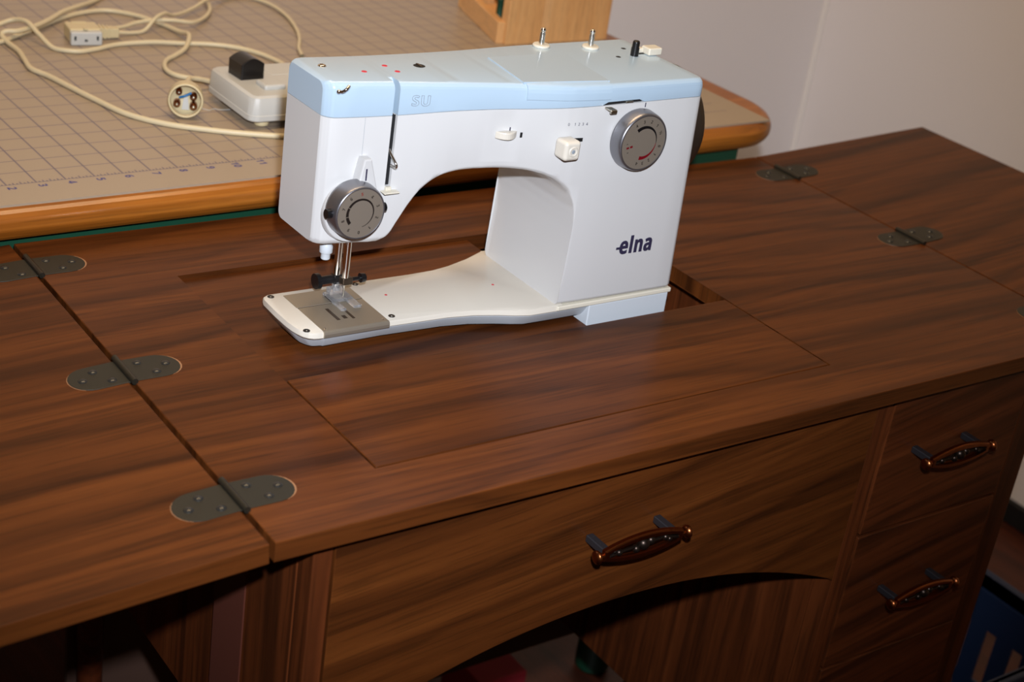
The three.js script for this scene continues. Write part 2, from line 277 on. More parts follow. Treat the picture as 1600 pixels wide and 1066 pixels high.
// make a closed triangle soup wind outward
function outward(g) { const p = g.attributes.position; let v = 0; const a = new THREE.Vector3(), b = new THREE.Vector3(), c = new THREE.Vector3(); for (let i = 0; i < p.count; i += 3) { a.fromBufferAttribute(p, i); b.fromBufferAttribute(p, i + 1); c.fromBufferAttribute(p, i + 2); v += a.dot(b.cross(c)); } if (v < 0) { const A = p.array; for (let i = 0; i < A.length; i += 9) for (let k = 0; k < 3; k++) { const t = A[i + 3 + k]; A[i + 3 + k] = A[i + 6 + k]; A[i + 6 + k] = t; } } g.computeVertexNormals(); return g; }
function creased(g, a = 0.7) { return toCreasedNormals(g, a); }
function bodySections(lower, upper, { rb, rt, RL = .009, RR = .006, lift = 0, sink = 0 }) {
  const out = [];
  const B = lower, n = B.length;
  const mk = ([bx, by], [tx, ty], ins = 0, dtop = 0, dbot = 0) => { const k = Math.min(rb, .02), m = rt; out.push({ B: [bx, by + dbot], T: [tx, ty - dtop], fB: zf(bx) - ins, fT: zf(tx) - ins, bB: zb(bx) + ins * .7, bT: zb(tx) + ins * .7, rb: k, rt: m }); };
  for (let k = 1; k <= 6; k++) { const a = (k / 6) * Math.PI / 2, ins = RL * (1 - Math.sin(a)), off = RL * (1 - Math.cos(a)) ; const x = XL + RL - RL * Math.cos(a) ; if (k < 6) mk([XL + RL * (1 - Math.sin(Math.PI / 2 - a + 0)) , B[0][1]], [XL + RL * (1 - Math.cos(a)), upper(XL)], RL * (1 - Math.sin(a)), lift * (1 - Math.sin(a)), sink * (1 - Math.sin(a))); }
  for (let i = 0; i < n; i++) mk(B[i], [B[i][2] ?? B[i][0], upper(B[i][2] ?? B[i][0])]);
  const e = B[n - 1];
  for (let k = 1; k <= 5; k++) { const a = (k / 5) * Math.PI / 2; mk([e[0] + RR * Math.sin(a), e[1]], [(e[2] ?? e[0]) + RR * Math.sin(a), upper(e[2] ?? e[0])], RR * (1 - Math.cos(a)), lift * (1 - Math.cos(a)), 0); }
  return out;
}
const csg = new Evaluator(); csg.useGroups = false; csg.attributes = ['position', 'normal', 'uv'];
function cut(g, cutters) { let a = new Brush(prep(g)); a.updateMatrixWorld(); for (const c of cutters) { const b = new Brush(prep(c)); b.updateMatrixWorld(); a = csg.evaluate(a, b, SUBTRACTION); } return a.geometry; }

const sm = thing('sewing_machine', 'white free-arm sewing machine with pale blue lid and grey dials', 'sewing machine', [.405, -.06, -.245]);
const under = [];
{
  const arch = new THREE.CatmullRomCurve3([[.1937, .0757], [.2007, .0793], [.2069, .0900], [.2151, .1053], [.2236, .1174], [.2349, .1264], [.2493, .1313], [.2665, .1330], [.2913, .1333], [.3114, .1306], [.3264, .1250], [.3388, .1154], [.3464, .1016], [.3493, .0824], [.3486, .0493], [.3458, .0165]].map(([x, y]) => new THREE.Vector3(x, y, 0)), false, 'centripetal');
  for (let k = 0; k < 6; k++) under.push([XL + .009 + (.1937 - XL - .009) * k / 6, .0752]);
  const N = 64; let tx = .1937;
  for (let k = 0; k <= N; k++) { const p = arch.getPoint(k / N); tx = Math.max(tx + .00035, Math.min(p.x, .352)); under.push([p.x, p.y, tx]); }
  const t0 = Math.max(tx, .353);
  for (let k = 1; k <= 8; k++) under.push([.3500 + (.4585 - .35) * k / 8, .0165, t0 + (.4525 - t0) * k / 8]);
}
// the thread slit: sections whose front lies deeper between x = .1935 and .1985
const SL0 = .1946, SL1 = .1986;
function withSlit(secs, whole) {
  const out = [], f = (x) => { // a section interpolated at x
    let i = 0; while (secs[i + 1].T[0] < x) i++; const a = secs[i], b = secs[i + 1], t = (x - a.T[0]) / (b.T[0] - a.T[0]), l = (p, q) => Array.isArray(p) ? p.map((v, k) => v + (q[k] - v) * t) : p + (q - p) * t;
    return Object.fromEntries(['B', 'T', 'fB', 'fT', 'bB', 'bT', 'rb', 'rt'].map((k) => [k, l(a[k], b[k])])); };
  const deep = (c) => { if (whole) { c.fB -= .0095; c.fT -= .0095; } else c.slit = .0028; return c; };
  const q = [f(SL0), deep(f(SL0 + .0001)), deep(f(SL1 - .0001)), f(SL1)];
  for (const c of secs) { if (c.T[0] >= SL0 - .0002 && q.length) { out.push(...q.splice(0)); } if (c.T[0] < SL0 - .0002 || c.T[0] > SL1 + .0002) out.push(c); }
  return out;
}
const bodyG = outward(loft(withSlit(bodySections(under, (x) => seamY(x) - .0002, { rb: .0055, rt: .0004, RL: .009, RR: .006, lift: 0, sink: .002 }), false)));
const lidLow = []; for (let k = 0; k <= 60; k++) { const x = XL + .009 + (.4525 - XL - .009) * k / 60; lidLow.push([x, seamY(x) + .0002 + (x > .358 && x < .3975 ? .0022 : 0)]); }
const lidG = outward(loft(withSlit(bodySections(lidLow, () => TOPY, { rb: .0004, rt: .0062, RL: .009, RR: .006, lift: .003, sink: 0 }), true)));
obj('body', creased(bodyG, .45), M.white, sm, 'white painted body with arched arm');
const lid = obj('top_cover', creased(lidG, .45), M.blue, sm, 'pale blue top cover');
for (const [n, g] of [['slit_lining', box(SL0, SL1, .1217, .1755, -.2290, zf(.1966) - .0022)], ['slot_lining', box(.3585, .397, .1838, .1880, -.1950, -.1892)], ['slot_lining', box(.2935, .2968, .1594, .1634, -.2060, zf(.295) + .0001)], ['slot_lining', box(.3330, .3505, .1562, .1592, -.1960, zf(.342) + .0003)]]) obj(n, g, M.matBlack, sm, 'dark slot opening');

// compartment lid let into the top cover
{
  const e = .0009, top = TOPY, pts = [[.3004, -.264], [.373, -.2638], [.3662, -.1945], [.2925, -.2045]];
  const tp = slab(pts, top - .002, top + e, .0003);
  const g = []; // front apron of the flap follows the curved front
  const n = 14, pos = []; const q = (a, b, c) => pos.push(...a, ...b, ...c), P = [];
  const prof = [[.1889, .0006, 0], [.1892, .0009, 0], [.1945, .0009, 0], [.1972, .0004, 0], [.1992, -.0008, 0], [.2005, -.0030, 0], [TOPY + e, -.0062, 0]];
  for (let i = 0; i <= n; i++) { const x = .2945 + (.3640 - .2945) * i / n; P.push(prof.map(([y, o]) => [x, y, zf(x) + o])); }
  for (let i = 0; i < n; i++) for (let j = 0; j < prof.length - 1; j++) { q(P[i][j], P[i + 1][j], P[i + 1][j + 1]); q(P[i][j], P[i + 1][j + 1], P[i][j + 1]); }
  for (let i = 0; i < n; i++) { const a = P[i][0], b = P[i + 1][0]; q([a[0], a[1], a[2] - .003], [b[0], b[1], b[2] - .003], b); q([a[0], a[1], a[2] - .003], b, a); }
  for (const [R, f] of [[P[0], 1], [P[n], 0]]) for (let j = 0; j < prof.length - 1; j++) { const a = R[j], b = R[j + 1], c = [a[0], a[1], a[2] - .003], d = [b[0], b[1], b[2] - .003]; f ? (q(a, b, c), q(b, d, c)) : (q(a, c, b), q(b, c, d)); }
  const fg = new THREE.BufferGeometry(); fg.setAttribute('position', new THREE.Float32BufferAttribute(pos, 3)); fg.computeVertexNormals();
  obj('compartment_lid', [tp, creased(fg, .5)], M.blue, lid);
}
// free arm, its plates and base
const armPts = [[.3520, -.1888], [.345, -.1887], [.3204, -.1892], [.3085, -.1928], [.2959, -.1980], [.276, -.2042], [.2537, -.2076], [.2005, -.2096], [.1470, -.2085], [.1418, -.2086], [.1378, -.2096], [.1343, -.2118], [.1316, -.2155], [.1298, -.2200], [.1284, -.2260], [.1276, -.2340], [.1274, -.2520], [.1282, -.2726], [.1300, -.2775], [.1349, -.2803], [.1468, -.2806], [.2088, -.2800], [.2608, -.2795], [.285, -.2806], [.3022, -.2840], [.325, -.2915], [.3455, -.3008], [.3520, -.3012]];
function insetPoly(p, d) { const n = p.length, out = []; let area = 0; for (let i = 0; i < n; i++) { const a = p[i], b = p[(i + 1) % n]; area += a[0] * b[1] - b[0] * a[1]; } const s = area > 0 ? 1 : -1; for (let i = 0; i < n; i++) { const a = p[(i + n - 1) % n], b = p[i], c = p[(i + 1) % n]; let e1 = [b[0] - a[0], b[1] - a[1]], e2 = [c[0] - b[0], c[1] - b[1]]; const l1 = Math.hypot(...e1), l2 = Math.hypot(...e2); const n1 = [-e1[1] / l1 * s, e1[0] / l1 * s], n2 = [-e2[1] / l2 * s, e2[0] / l2 * s]; const m = [n1[0] + n2[0], n1[1] + n2[1]], k = Math.max(.5, (1 + n1[0] * n2[0] + n1[1] * n2[1])); out.push(b[0] > .35 ? [b[0], b[1] + (b[1] > -.24 ? -d : d)] : [b[0] + m[0] / k * d, b[1] + m[1] / k * d]); } return out; }
function polyLoft(levels) { const pos = [], q = (a, b, c) => pos.push(...a, ...b, ...c), n = levels[0].p.length; for (let l = 0; l < levels.length - 1; l++) for (let i = 0; i < n; i++) { const j = (i + 1) % n, A = levels[l], B = levels[l + 1], a = [A.p[i][0], A.y, A.p[i][1]], b = [A.p[j][0], A.y, A.p[j][1]], c = [B.p[j][0], B.y, B.p[j][1]], d = [B.p[i][0], B.y, B.p[i][1]]; q(a, b, c); q(a, c, d); }
  for (const [lv, up] of [[levels[0], 0], [levels[levels.length - 1], 1]]) { const tr = THREE.ShapeUtils.triangulateShape(lv.p.map((v) => new THREE.Vector2(...v)), []); for (const t of tr) { const v = t.map((k) => [lv.p[k][0], lv.y, lv.p[k][1]]); up ? q(v[0], v[1], v[2]) : q(v[0], v[2], v[1]); } }
  const g = new THREE.BufferGeometry(); g.setAttribute('position', new THREE.Float32BufferAttribute(pos, 3)); return outward(g); }
const armR = armPts, armU = armPts.map(([x, z]) => x > .35 ? [.381, z] : x < .146 && z > -.228 ? [x + (z + .228) * .16, z - (z + .228) * .10] : [x, z]);
const arm = obj('free_arm', creased(polyLoft([{ p: insetPoly(armR, .0008), y: .0112 }, { p: armR, y: .0122 }, { p: armR, y: .0150 }, { p: insetPoly(armR, .0005), y: .0163 }, { p: insetPoly(armR, .0018), y: .0170 }]), .5), M.armWhite, sm, 'cream white flat free arm');
obj('arm_underside', creased(polyLoft([{ p: insetPoly(armU, .0090), y: .0002 }, { p: insetPoly(armU, .0072), y: .0020 }, { p: insetPoly(armU, .0016), y: .0104 }, { p: insetPoly(armU, .0016), y: .0122 }]), .5), M.baseGrey, sm, 'grey underside shell of the free arm');
obj('base_trim', box(.3462, .4660, .0122, .0164, -.3020, -.1872, .0012), M.cream, sm, 'cream strip round the foot of the column');
obj('base', box(.3795, .4640, -.0608, .0122, -.3000, -.1882, .001), M.baseGrey, sm);
{ // needle plates
  const fp = obj('needle_plate', [box(.1452, .2012, .0150, .0175, -.2493, -.2088, .0004), extrude([[-.2088, .0175], [-.2074, .0166], [-.2070, .0150], [-.2070, .0125], [-.2092, .0125], [-.2110, .0165], [-.2110, .0172]].map(([z, y]) => [-z, y]), .056).rotateY(Math.PI / 2).translate(.1452, 0, 0)], M.plate, sm, 'brushed steel needle plate');
  obj('plate_gap', box(.1452, .2012, .0165, .0172, -.2504, -.2493), M.darkMetal, fp);
  obj('cover_plate', box(.1448, .2016, .0150, .0175, -.2735, -.2503, .0004), M.plate, sm);
  obj('feed_dog', [box(.1640, .1668, .016, .01775, -.242, -.222, .0003), box(.1766, .1790, .016, .01775, -.236, -.221, .0003), box(.1702, .1735, .016, .0177, -.228, -.2228, .0003)], M.darkMetal, fp);
  for (const [x, z] of [[.148, -.2125], [.198, -.2125]]) obj('plate_pin', lathe([[0, .0004], [.0008, .0003], [.0011, 0]], [x, .0175, z], [0, 1, 0], 10), M.chrome, fp);
  for (const [x, z] of [[.1352, -.2751], [.1341, -.2149], [.2077, -.2158], [.2092, -.2752]]) obj('screw', lathe([[0, -.0001], [.0013, .0001], [.0021, .0005], [.0026, .0003], [.0027, 0]], [x, .0170, z], [0, 1, 0], 16), M.black, arm);
  for (const [x, z] of [[.2228, -.2501], [.3176, -.2394]]) obj('red_dot', lathe([[0, .0003], [.0010, .0002], [.0012, 0]], [x, .0170, z], [0, 1, 0], 12), M.red, arm);
}
// print on dial faces
function dialTex(draw) { const c = document.createElement('canvas'); c.width = c.height = 512; const x = c.getContext('2d'); x.translate(256, 256); x.fillStyle = '#948a7c'; x.fillRect(-256, -256, 512, 512); draw(x); const t = new THREE.CanvasTexture(c); t.colorSpace = THREE.SRGBColorSpace; return t; }
function digitAt(x, s, a, r, col, px = 44) { x.save(); x.rotate(a); x.translate(0, -r); x.fillStyle = col; x.font = 'bold ' + px + 'px sans-serif'; x.textAlign = 'center'; x.textBaseline = 'middle'; x.fillText(s, 0, 0); x.restore(); }
function sweep(x, a0, a1, r, w0, w1, col) { x.fillStyle = col; x.beginPath(); const n = 60; for (let k = 0; k <= n; k++) { const a = a0 + (a1 - a0) * k / n - Math.PI / 2, w = w0 + (w1 - w0) * k / n; x.lineTo(Math.cos(a) * (r + w / 2), Math.sin(a) * (r + w / 2)); } for (let k = n; k >= 0; k--) { const a = a0 + (a1 - a0) * k / n - Math.PI / 2, w = w0 + (w1 - w0) * k / n; x.lineTo(Math.cos(a) * (r - w / 2), Math.sin(a) * (r - w / 2)); } x.fill(); }
const R_ = Math.PI / 180;
const tensionFace = std({ roughness: 0.45, metalness: 0.55, map: dialTex((x) => {
  sweep(x, -132 * R_, 168 * R_, 146, 34, 5, '#2a2320');
  x.save(); for (const a of [-62, -100]) { x.save(); x.rotate(a * R_); x.fillStyle = '#948a7c'; x.fillRect(-3, -170, 6, 48); x.restore(); } x.restore();
  ['5', '4', '3', '2', '1', '0'].forEach((s, k) => digitAt(x, s, (k * 36) * R_, 200, k ? '#2c2622' : '#a02a22', 46));
  ['6', '7', '8', '9'].forEach((s, k) => digitAt(x, s, -(k + 1) * 36 * R_, 200, '#2c2622', 46));
}) });
const lengthFace = std({ roughness: 0.45, metalness: 0.55, map: dialTex((x) => {
  sweep(x, -38 * R_, 95 * R_, 150, 36, 5, '#191719'); sweep(x, 95 * R_, 190 * R_, 150, 5, 36, '#8a1020');
  [['4', -34], ['3', -9], ['2', 16], ['1', 40], ['½', 66], ['0', 104], ['1', 128], ['2', 151], ['3', 172], ['4', 192]].forEach(([s, a]) => digitAt(x, s, a * R_, 205, '#2c2622', 42));
  x.save(); x.rotate(-102 * R_); x.fillStyle = '#8a1020'; x.fillRect(-9, -200, 18, 30); x.fillRect(-10, -158, 20, 30); x.restore(); digitAt(x, '›', -90 * R_, 196, '#2c2622', 40); digitAt(x, '‹', -116 * R_, 196, '#2c2622', 40);
}) });
function dial(name, cx, cy, z0, z1, r, face, label, nz = [0, 0, 1]) {
  const h = z1 - z0;
  const rim = obj(name, lathe([[0, 0], [r * 1.04, 0], [r * 1.06, h * .15], [r * 1.03, h * .75], [r * 1.0, h * .92], [r * .97, h], [r * .93, h], [r * .92, h - .0006], [0, h - .0006]], [cx, cy, z0], nz, 56), M.dialRim, sm, label);
  const f = new THREE.CircleGeometry(r * .925, 48); f.applyQuaternion(new THREE.Quaternion().setFromUnitVectors(new THREE.Vector3(0, 0, 1), new THREE.Vector3(...nz).normalize()));
  const N = new THREE.Vector3(...nz).normalize().multiplyScalar(h - .0004); f.translate(cx + N.x, cy + N.y, z0 + N.z);
  obj('dial_face', f, face, rim); return rim;
}
{
  // upper tension dial with its white housing and pointer
  const cx = .1665, cy = .1085;
  obj('tension_housing', [lathe([[0, 0], [.0235, 0], [.0245, .001], [.0238, .005], [.0225, .0072], [0, .0072]], [cx + .0045, cy - .0055, -.2315], [0, 0, 1], 40),
    board([[cx + .0015, cy + .012], [cx + .0190, cy + .012], [cx + .0120, .1455], [cx + .0060, .1455]], -.2310, -.2195, .001)], M.white, sm);
  const td = dial('tension_dial', cx + .0008, cy, -.2243, -.2097, .0205, tensionFace, 'grey thread tension dial');
  for (const q of [-1, 1]) obj('dial_stub', cyl([cx + .0005 + q * .0185, cy, -.2165], [cx + .0005 + q * .0245, cy, -.2165], .0035), M.black, td);
  obj('pointer_mark', box(cx + .0076, cx + .0088, .1295, .1385, -.2197, -.2193), M.ink, sm);
  const ld = dial('stitch_dial', .3945, .1558, -.1872, -.1752, .0232, lengthFace, 'large grey stitch dial with black and red arcs');
  obj('dial_mark', box(.3990, .3998, .1807, .1842, -.1874, -.18655), M.ink, sm);
  // buttonhole lever, stitch length slide, lever on the seam
  const bl = extrude((() => { const p = []; for (let k = 0; k <= 12; k++) { const t = k / 12; p.push([.2735 + .0205 * t, .007 * Math.sin(Math.PI * Math.pow(t, .8)) + .001]); } return p; })(), .0042, .0006).rotateX(Math.PI / 2).translate(0, .1640, -.2055);
  obj('lever', bl, M.armWhite, sm, 'white half-round slide lever');
  obj('lever_mark', box(.2850, .2857, .1640, .1672, -.2042, -.2031), M.ink, sm);
  const kb = obj('slide_knob', box(.3195, .3345, .1462, .1616, -.1912, -.1765, .003, 3), M.armWhite, sm, 'white block shaped slide knob');
  const kd = obj('knob_dimple', lathe([[0, .0001], [.0020, .0002], [.0030, .0007], [.0036, .0009], [.0044, .0001]], [.3272, .1538, -.1767], [0, 0, 1], 20), M.armWhite, kb); obj('dimple_screw', lathe([[0, .0004], [.0014, .0004], [.0018, .0001]], [.3272, .1538, -.1767], [0, 0, 1], 14), M.grey, kb);
  obj('seam_lever', [box(.3600, .3660, .1815, .1832, -.192, -.1800, .0006), box(.3600, .3660, .1800, .1829, -.1815, -.1792, .0006)], M.steel, sm, 'small steel lever');
  obj('seam_catch', box(.3790, .3860, .1856, .1868, -.1885, -.1858, .0003), M.steel, sm);
  // thread guide bar, take-up lever, corner hook
  obj('thread_guide', [box(.1905, .2035, .1176, .1186, -.2240, -.2170, .0004), box(.1940, .1985, .1186, .1215, -.2240, -.2215, .0004)], M.cream, sm);
  obj('take_up_lever', [tube([[.1962, .166, -.2330], [.1964, .155, -.2300], [.1966, .148, -.2262], [.1975, .143, -.2205], [.1985, .1395, -.2180], [.1988, .1372, -.2192], [.1975, .1375, -.2240]], .0011, 40, 8)], M.chrome, sm);
  obj('corner_hook', [tube([[.1520, .1945, -.2310], [.1535, .1952, -.2275], [.1560, .1975, -.2262], [.1585, .1990, -.2275]], .0012, 20, 8), new THREE.SphereGeometry(.0017, 12, 8).translate(.1520, .1945, -.2300)], M.chrome, sm);
  // the join line of the face plate
  obj('face_plate_joint', box(.17455, .17475, .146, .1742, -.2300, -.22815), M.grey, sm);
}
{ // top of the cover: screw, marks, spool pins, bobbin winder
  const y = TOPY;
  obj('screw', lathe([[0, .0004], [.0012, .0003], [.0016, .0010], [.0026, .0009], [.0032, 0]], [.1591, y, -.2691], [0, 1, 0], 18), M.chrome, lid);
  for (const [x, z] of [[.184, -.2514], [.2067, -.261], [.2093, -.247]]) obj('red_dot', lathe([[0, .0003], [.0018, .0003], [.0022, 0]], [x, y, z], [0, 1, 0], 14), M.red, lid);
  const hs = obj('slotted_screw', lathe([[0, .0002], [.0038, .0003], [.0046, 0]], [.2337, y, -.2563], [0, 1, 0], 20), M.matBlack, lid);
  obj('screw_slot', box(.2327, .2347, y + .0002, y + .0009, -.2600, -.2526, .0002), M.darkMetal, hs);
  for (const [x, z] of [[.4373, -.2673], [.417, -.2483]]) obj('oil_hole', lathe([[0, .0002], [.0018, .0002], [.0022, 0]], [x, y, z], [0, 1, 0], 14), M.matBlack, lid);
  for (const [x, z] of [[.3655, -.2840], [.4075, -.2735]]) {
    const p = obj('spool_pin', lathe([[0, .0155], [.0014, .0153], [.0022, .0142], [.0022, .0128], [.0015, .0120], [.0022, .0112], [.0023, .002], [.0023, 0]], [x, y, z], [0, 1, 0], 18), M.chrome, sm);
    obj('pin_disc', lathe([[0, .0022], [.0062, .0022], [.0070, .0014], [.0070, .0003], [.0066, 0]], [x, y, z], [0, 1, 0], 28), M.cream, p);
  }
  const bw = obj('bobbin_winder', lathe([[0, .0125], [.0024, .0123], [.0030, .0110], [.0030, .0070], [.0034, .0066], [.0034, 0]], [.4340, y, -.2490], [0, 1, 0], 18), M.black, sm);
  obj('winder_lever', [box(.4460, .4600, y, y + .0062, -.2560, -.2450, .0014), box(.4390, .4480, y, y + .0040, -.2585, -.2535, .001)], M.cream, bw);
  obj('winder_slot', box(.4365, .4470, y - .0005, y + .0003, -.2535, -.2510), M.matBlack, bw);
}
{ // under the head: bars, clamps, needle, foot
  obj('presser_bar', [cyl([.1842, .022, -.263], [.1842, .085, -.263], .0028)], M.chrome, sm);
  const nb = obj('needle_bar', [cyl([.1848, .034, -.2515], [.1848, .085, -.2515], .0030)], M.chrome, sm);
  obj('needle_clamp', [box(.1815, .1905, .0315, .0372, -.2550, -.2480, .001)], M.darkMetal, nb);
  obj('clamp_screw', [cyl([.1905, .0345, -.2515], [.1985, .0345, -.2515], .0016), cyl([.1985, .0345, -.2515], [.2025, .0345, -.2515], .0038, .0034, 18)], M.black, nb);
  obj('needle', cyl([.1848, .0178, -.2515], [.1848, .0325, -.2515], .0005, .0009, 10), M.chrome, nb);
  obj('foot_screw', [cyl([.1815, .0310, -.263], [.1690, .0310, -.263], .0034), cyl([.1690, .0310, -.263], [.1655, .0310, -.263], .0062, .0062, 18), box(.1810, .1875, .0270, .0350, -.2660, -.2600, .001)], M.black, sm, 'black thumb screw of the presser foot');
  obj('threader_button', lathe([[0, 0], [.0030, 0], [.0036, .001], [.0036, .0055], [.0050, .0060], [.0050, .0110], [.0040, .0125], [.0020, .02]], [.1630, .0575, -.2465], [0, 1, 0], 18), M.baseGrey, sm, 'small white push button under the head');
  obj('presser_foot', [box(.1735, .1780, .0177, .0200, -.2610, -.2330, .0008), box(.1855, .1925, .0177, .0200, -.2610, -.2350, .0008), box(.1735, .1925, .0177, .0205, -.2640, -.2480, .0008), box(.1765, .1900, .0200, .0250, -.2640, -.2575, .001), cyl([.1842, .0200, -.263], [.1842, .0290, -.263], .0032)], M.clear, sm, 'clear plastic presser foot');
}
{ // hand wheel on the right-hand end
  obj('hand_wheel', lathe([[0, 0], [.040, 0], [.0445, .0015], [.0455, .004], [.0445, .0065], [.0455, .009], [.0445, .0115], [.0458, .014], [.0458, .019], [.044, .021], [.030, .023], [0, .023]], [.4625, .1445, -.2474], [1, 0, 0], 56), M.darkMetal, sm, 'bronze grey ribbed hand wheel');
  obj('wheel_hub', cyl([.452, .1445, -.2474], [.463, .1445, -.2474], .012), M.darkMetal, sm);
}
// lettering
const font = await new FontLoader().loadAsync('fonts/droid/droid_sans_bold.typeface.json');
const fontR = await new FontLoader().loadAsync('fonts/droid/droid_sans_regular.typeface.json');
function wrapFront(g, off) { const p = g.attributes.position; for (let i = 0; i < p.count; i++) p.setZ(i, zf(p.getX(i)) + off + p.getZ(i)); g.computeVertexNormals(); return g; }
{
  const t = new TextGeometry('elna', { font, size: .0100, depth: .0001, curveSegments: 6, bevelEnabled: true, bevelSize: .00028, bevelThickness: .0001, bevelSegments: 1 }); t.computeBoundingBox(); const w = t.boundingBox.max.x - t.boundingBox.min.x;
  t.scale(.0335 / w, 1.42, 1).translate(.3988, .0560, 0);
  const dash = new THREE.BoxGeometry(.0052, .0021, .0002).translate(.3985, .0612, .0001);
  obj('lettering', [wrapFront(prep(t), .0001), wrapFront(prep(dash), .0001)], M.ink, sm, 'dark maker name lettering');
  const nums = ['0', '1', '2', '3', '4'].map((s, k) => wrapFront(prep(new TextGeometry(s, { font: fontR, size: .0022, depth: .0001, curveSegments: 3 }).translate(.3295 + [0, .0054, .0088, .0122, .0157][k], .1692, 0)), .0001));
  obj('lettering', nums, M.ink, sm);
  const outl = []; for (const s of font.generateShapes('SU', .0078)) for (const c of [s.getPoints(8), ...s.holes.map((h) => h.getPoints(8))]) { for (let i = 0; i < c.length; i++) { const a = c[i], b = c[(i + 1) % c.length]; if (a.distanceTo(b) < 1e-5) continue; const X = (p) => .2074 + p.x * 1.12, Yy = (p) => .1832 + p.y; outl.push(cyl([X(a), Yy(a), zf(X(a)) + .0001], [X(b), Yy(b), zf(X(b)) + .0001], .00022, .00022, 5)); } }
  obj('lettering', outl, M.grey, lid, 'outlined letters on the blue cover');
}

// ---------------------------------------------------------------- the cutting table and what lies on it
const TA = 0.0215, TY = 0.027, TF = -0.4585;
const table = thing('cutting_table', 'orange varnished cutting table with rounded corners and dark green apron', 'table', [0, -Y0, TF]);
table.rotation.y = TA;
{ // written in the table's own frame: x along the front, z from the front edge back
  const t0 = (g) => g.translate(0, 0, TF), x0 = -.75, x1 = .905, dp = .712, rc = .085, th = .027;
  const outline = (ins) => { const p = [], r = rc - ins; const c = [[x1 - rc, -rc, 0], [x1 - rc, -dp + rc, 1], [x0 + rc, -dp + rc, 2], [x0 + rc, -rc, 3]]; for (const [cx, cz, q] of c) for (let k = 0; k <= 12; k++) { const a = Math.PI / 2 - (q + k / 12) * Math.PI / 2; p.push([cx + r * Math.cos(a), cz + r * Math.sin(a)]); } return p; };
  const lv = []; for (let k = 0; k <= 10; k++) { const a = -Math.PI / 2 + Math.PI * k / 10; lv.push({ p: outline(.0125 * (1 - Math.cos(a))), y: TY - th / 2 + th / 2 * Math.sin(a) }); }
  obj('table_top', t0(grain(creased(polyLoft(lv), .6), 'x', .1, .3, 1.2, .25)), M.pine, table);
  obj('apron', [t0(box(x0 + .06, .835, -.085, TY - th, -.045, -.025, .001)), t0(box(.815, .835, -.085, TY - th, -dp + .05, -.045, .001)), t0(box(x0 + .06, x0 + .08, -.085, TY - th, -dp + .05, -.045, .001)), t0(box(x0 + .06, .835, -.085, TY - th, -dp + .03, -dp + .05, .001))], M.green, table, 'dark green painted apron');
  for (const [x, z] of [[.812, -.072], [x0 + .09, -.072], [.812, -dp + .1], [x0 + .09, -dp + .1]]) obj('leg', t0(lathe([[0, 0], [.020, 0], [.0235, .006], [.0235, .025], [.0235, .1], [.026, .4], [.027, Y0 - .02]], [x, -Y0, z], [0, 1, 0], 24)), M.green, table, 'round dark green leg');
}
{ // cutting mat with a printed inch grid
  const mx0 = -.66, mx1 = .862, mz0 = -.690, mz1 = -.0125, mw = mx1 - mx0, md = mz1 - mz0;
  const c = document.createElement('canvas'); c.width = 2048; c.height = 928; const x = c.getContext('2d'), px = 2048 / mw, IN = .0254;
  x.fillStyle = '#a08f79'; x.fillRect(0, 0, 2048, 928);
  const X = (v) => (v - mx0) * px, Z = (v) => (v - mz0) / md * 928;
  const tick2 = .013 + .0002, base = -.0525;                          // where the printed 2 stands, and the ruler line
  const line = (a, b, cc, d, w, col) => { x.strokeStyle = col; x.lineWidth = w; x.beginPath(); x.moveTo(X(a), Z(b)); x.lineTo(X(cc), Z(d)); x.stroke(); };
  const first = tick2 - 2 * IN;
  for (let k = -24; k <= 33; k++) { const v = first + k * IN; if (v < mx0 + .03 || v > mx1 - .03) continue; line(v, base, v, mz0 + .03, 1.5, 'rgba(70,62,88,0.8)'); }
  for (let k = 0; k <= 23; k++) line(mx0 + .03, base - k * IN, mx1 - .03, base - k * IN, 1.3, 'rgba(80,72,96,0.75)');
  line(-.35, base, .28, base - .364, 1.2, 'rgba(80,72,96,0.3)');
  for (let k = -24 * 8; k <= 33 * 8; k++) { const v = first + k * IN / 8; if (v < mx0 + .03 || v > mx1 - .03) continue; const l = k % 8 === 0 ? 0 : k % 4 === 0 ? .0048 : k % 2 === 0 ? .0036 : .0024; if (l) line(v, base, v, base - l, 1.2, 'rgba(70,62,90,0.85)'); }
  x.fillStyle = '#2a2a72'; x.textAlign = 'center'; x.textBaseline = 'middle'; x.font = 'bold 15px sans-serif';
  for (let k = 1; k <= 32; k++) { x.save(); x.translate(X(first + k * IN + .003), Z(base + .0072)); x.rotate(Math.PI / 2); x.fillText(String(k), 0, 0); x.restore(); }
  const t = new THREE.CanvasTexture(c); t.colorSpace = THREE.SRGBColorSpace; t.anisotropy = 8;
  const g = box(mx0, mx1, TY, TY + .002, mz0, mz1); const p = g.attributes.position, uv = g.attributes.uv; for (let i = 0; i < p.count; i++) uv.setXY(i, (p.getX(i) - mx0) / mw, 1 - (p.getZ(i) - mz0) / md);
  g.translate(0, 0, TF);
  const m = thing('cutting_mat', 'tan translucent cutting mat printed with a blue inch grid and numbers', 'mat', [0, TY, TF]);
  m.rotation.y = TA; obj('mat_sheet', g, std({ map: t, roughness: 0.4 }), m);
}
const MY = TY + .002;
function cordObj(name, pts, r, label, y = MY + .0026) { // pts in plan; where two strands cross the later one is lifted through its own y
  const o = obj(name, tube(pts.map(([x, z, dy = 0]) => [x, y + dy, z]), r, pts.length * 8, 8), M.cord, scene); return tag(o, label, 'cord'); }
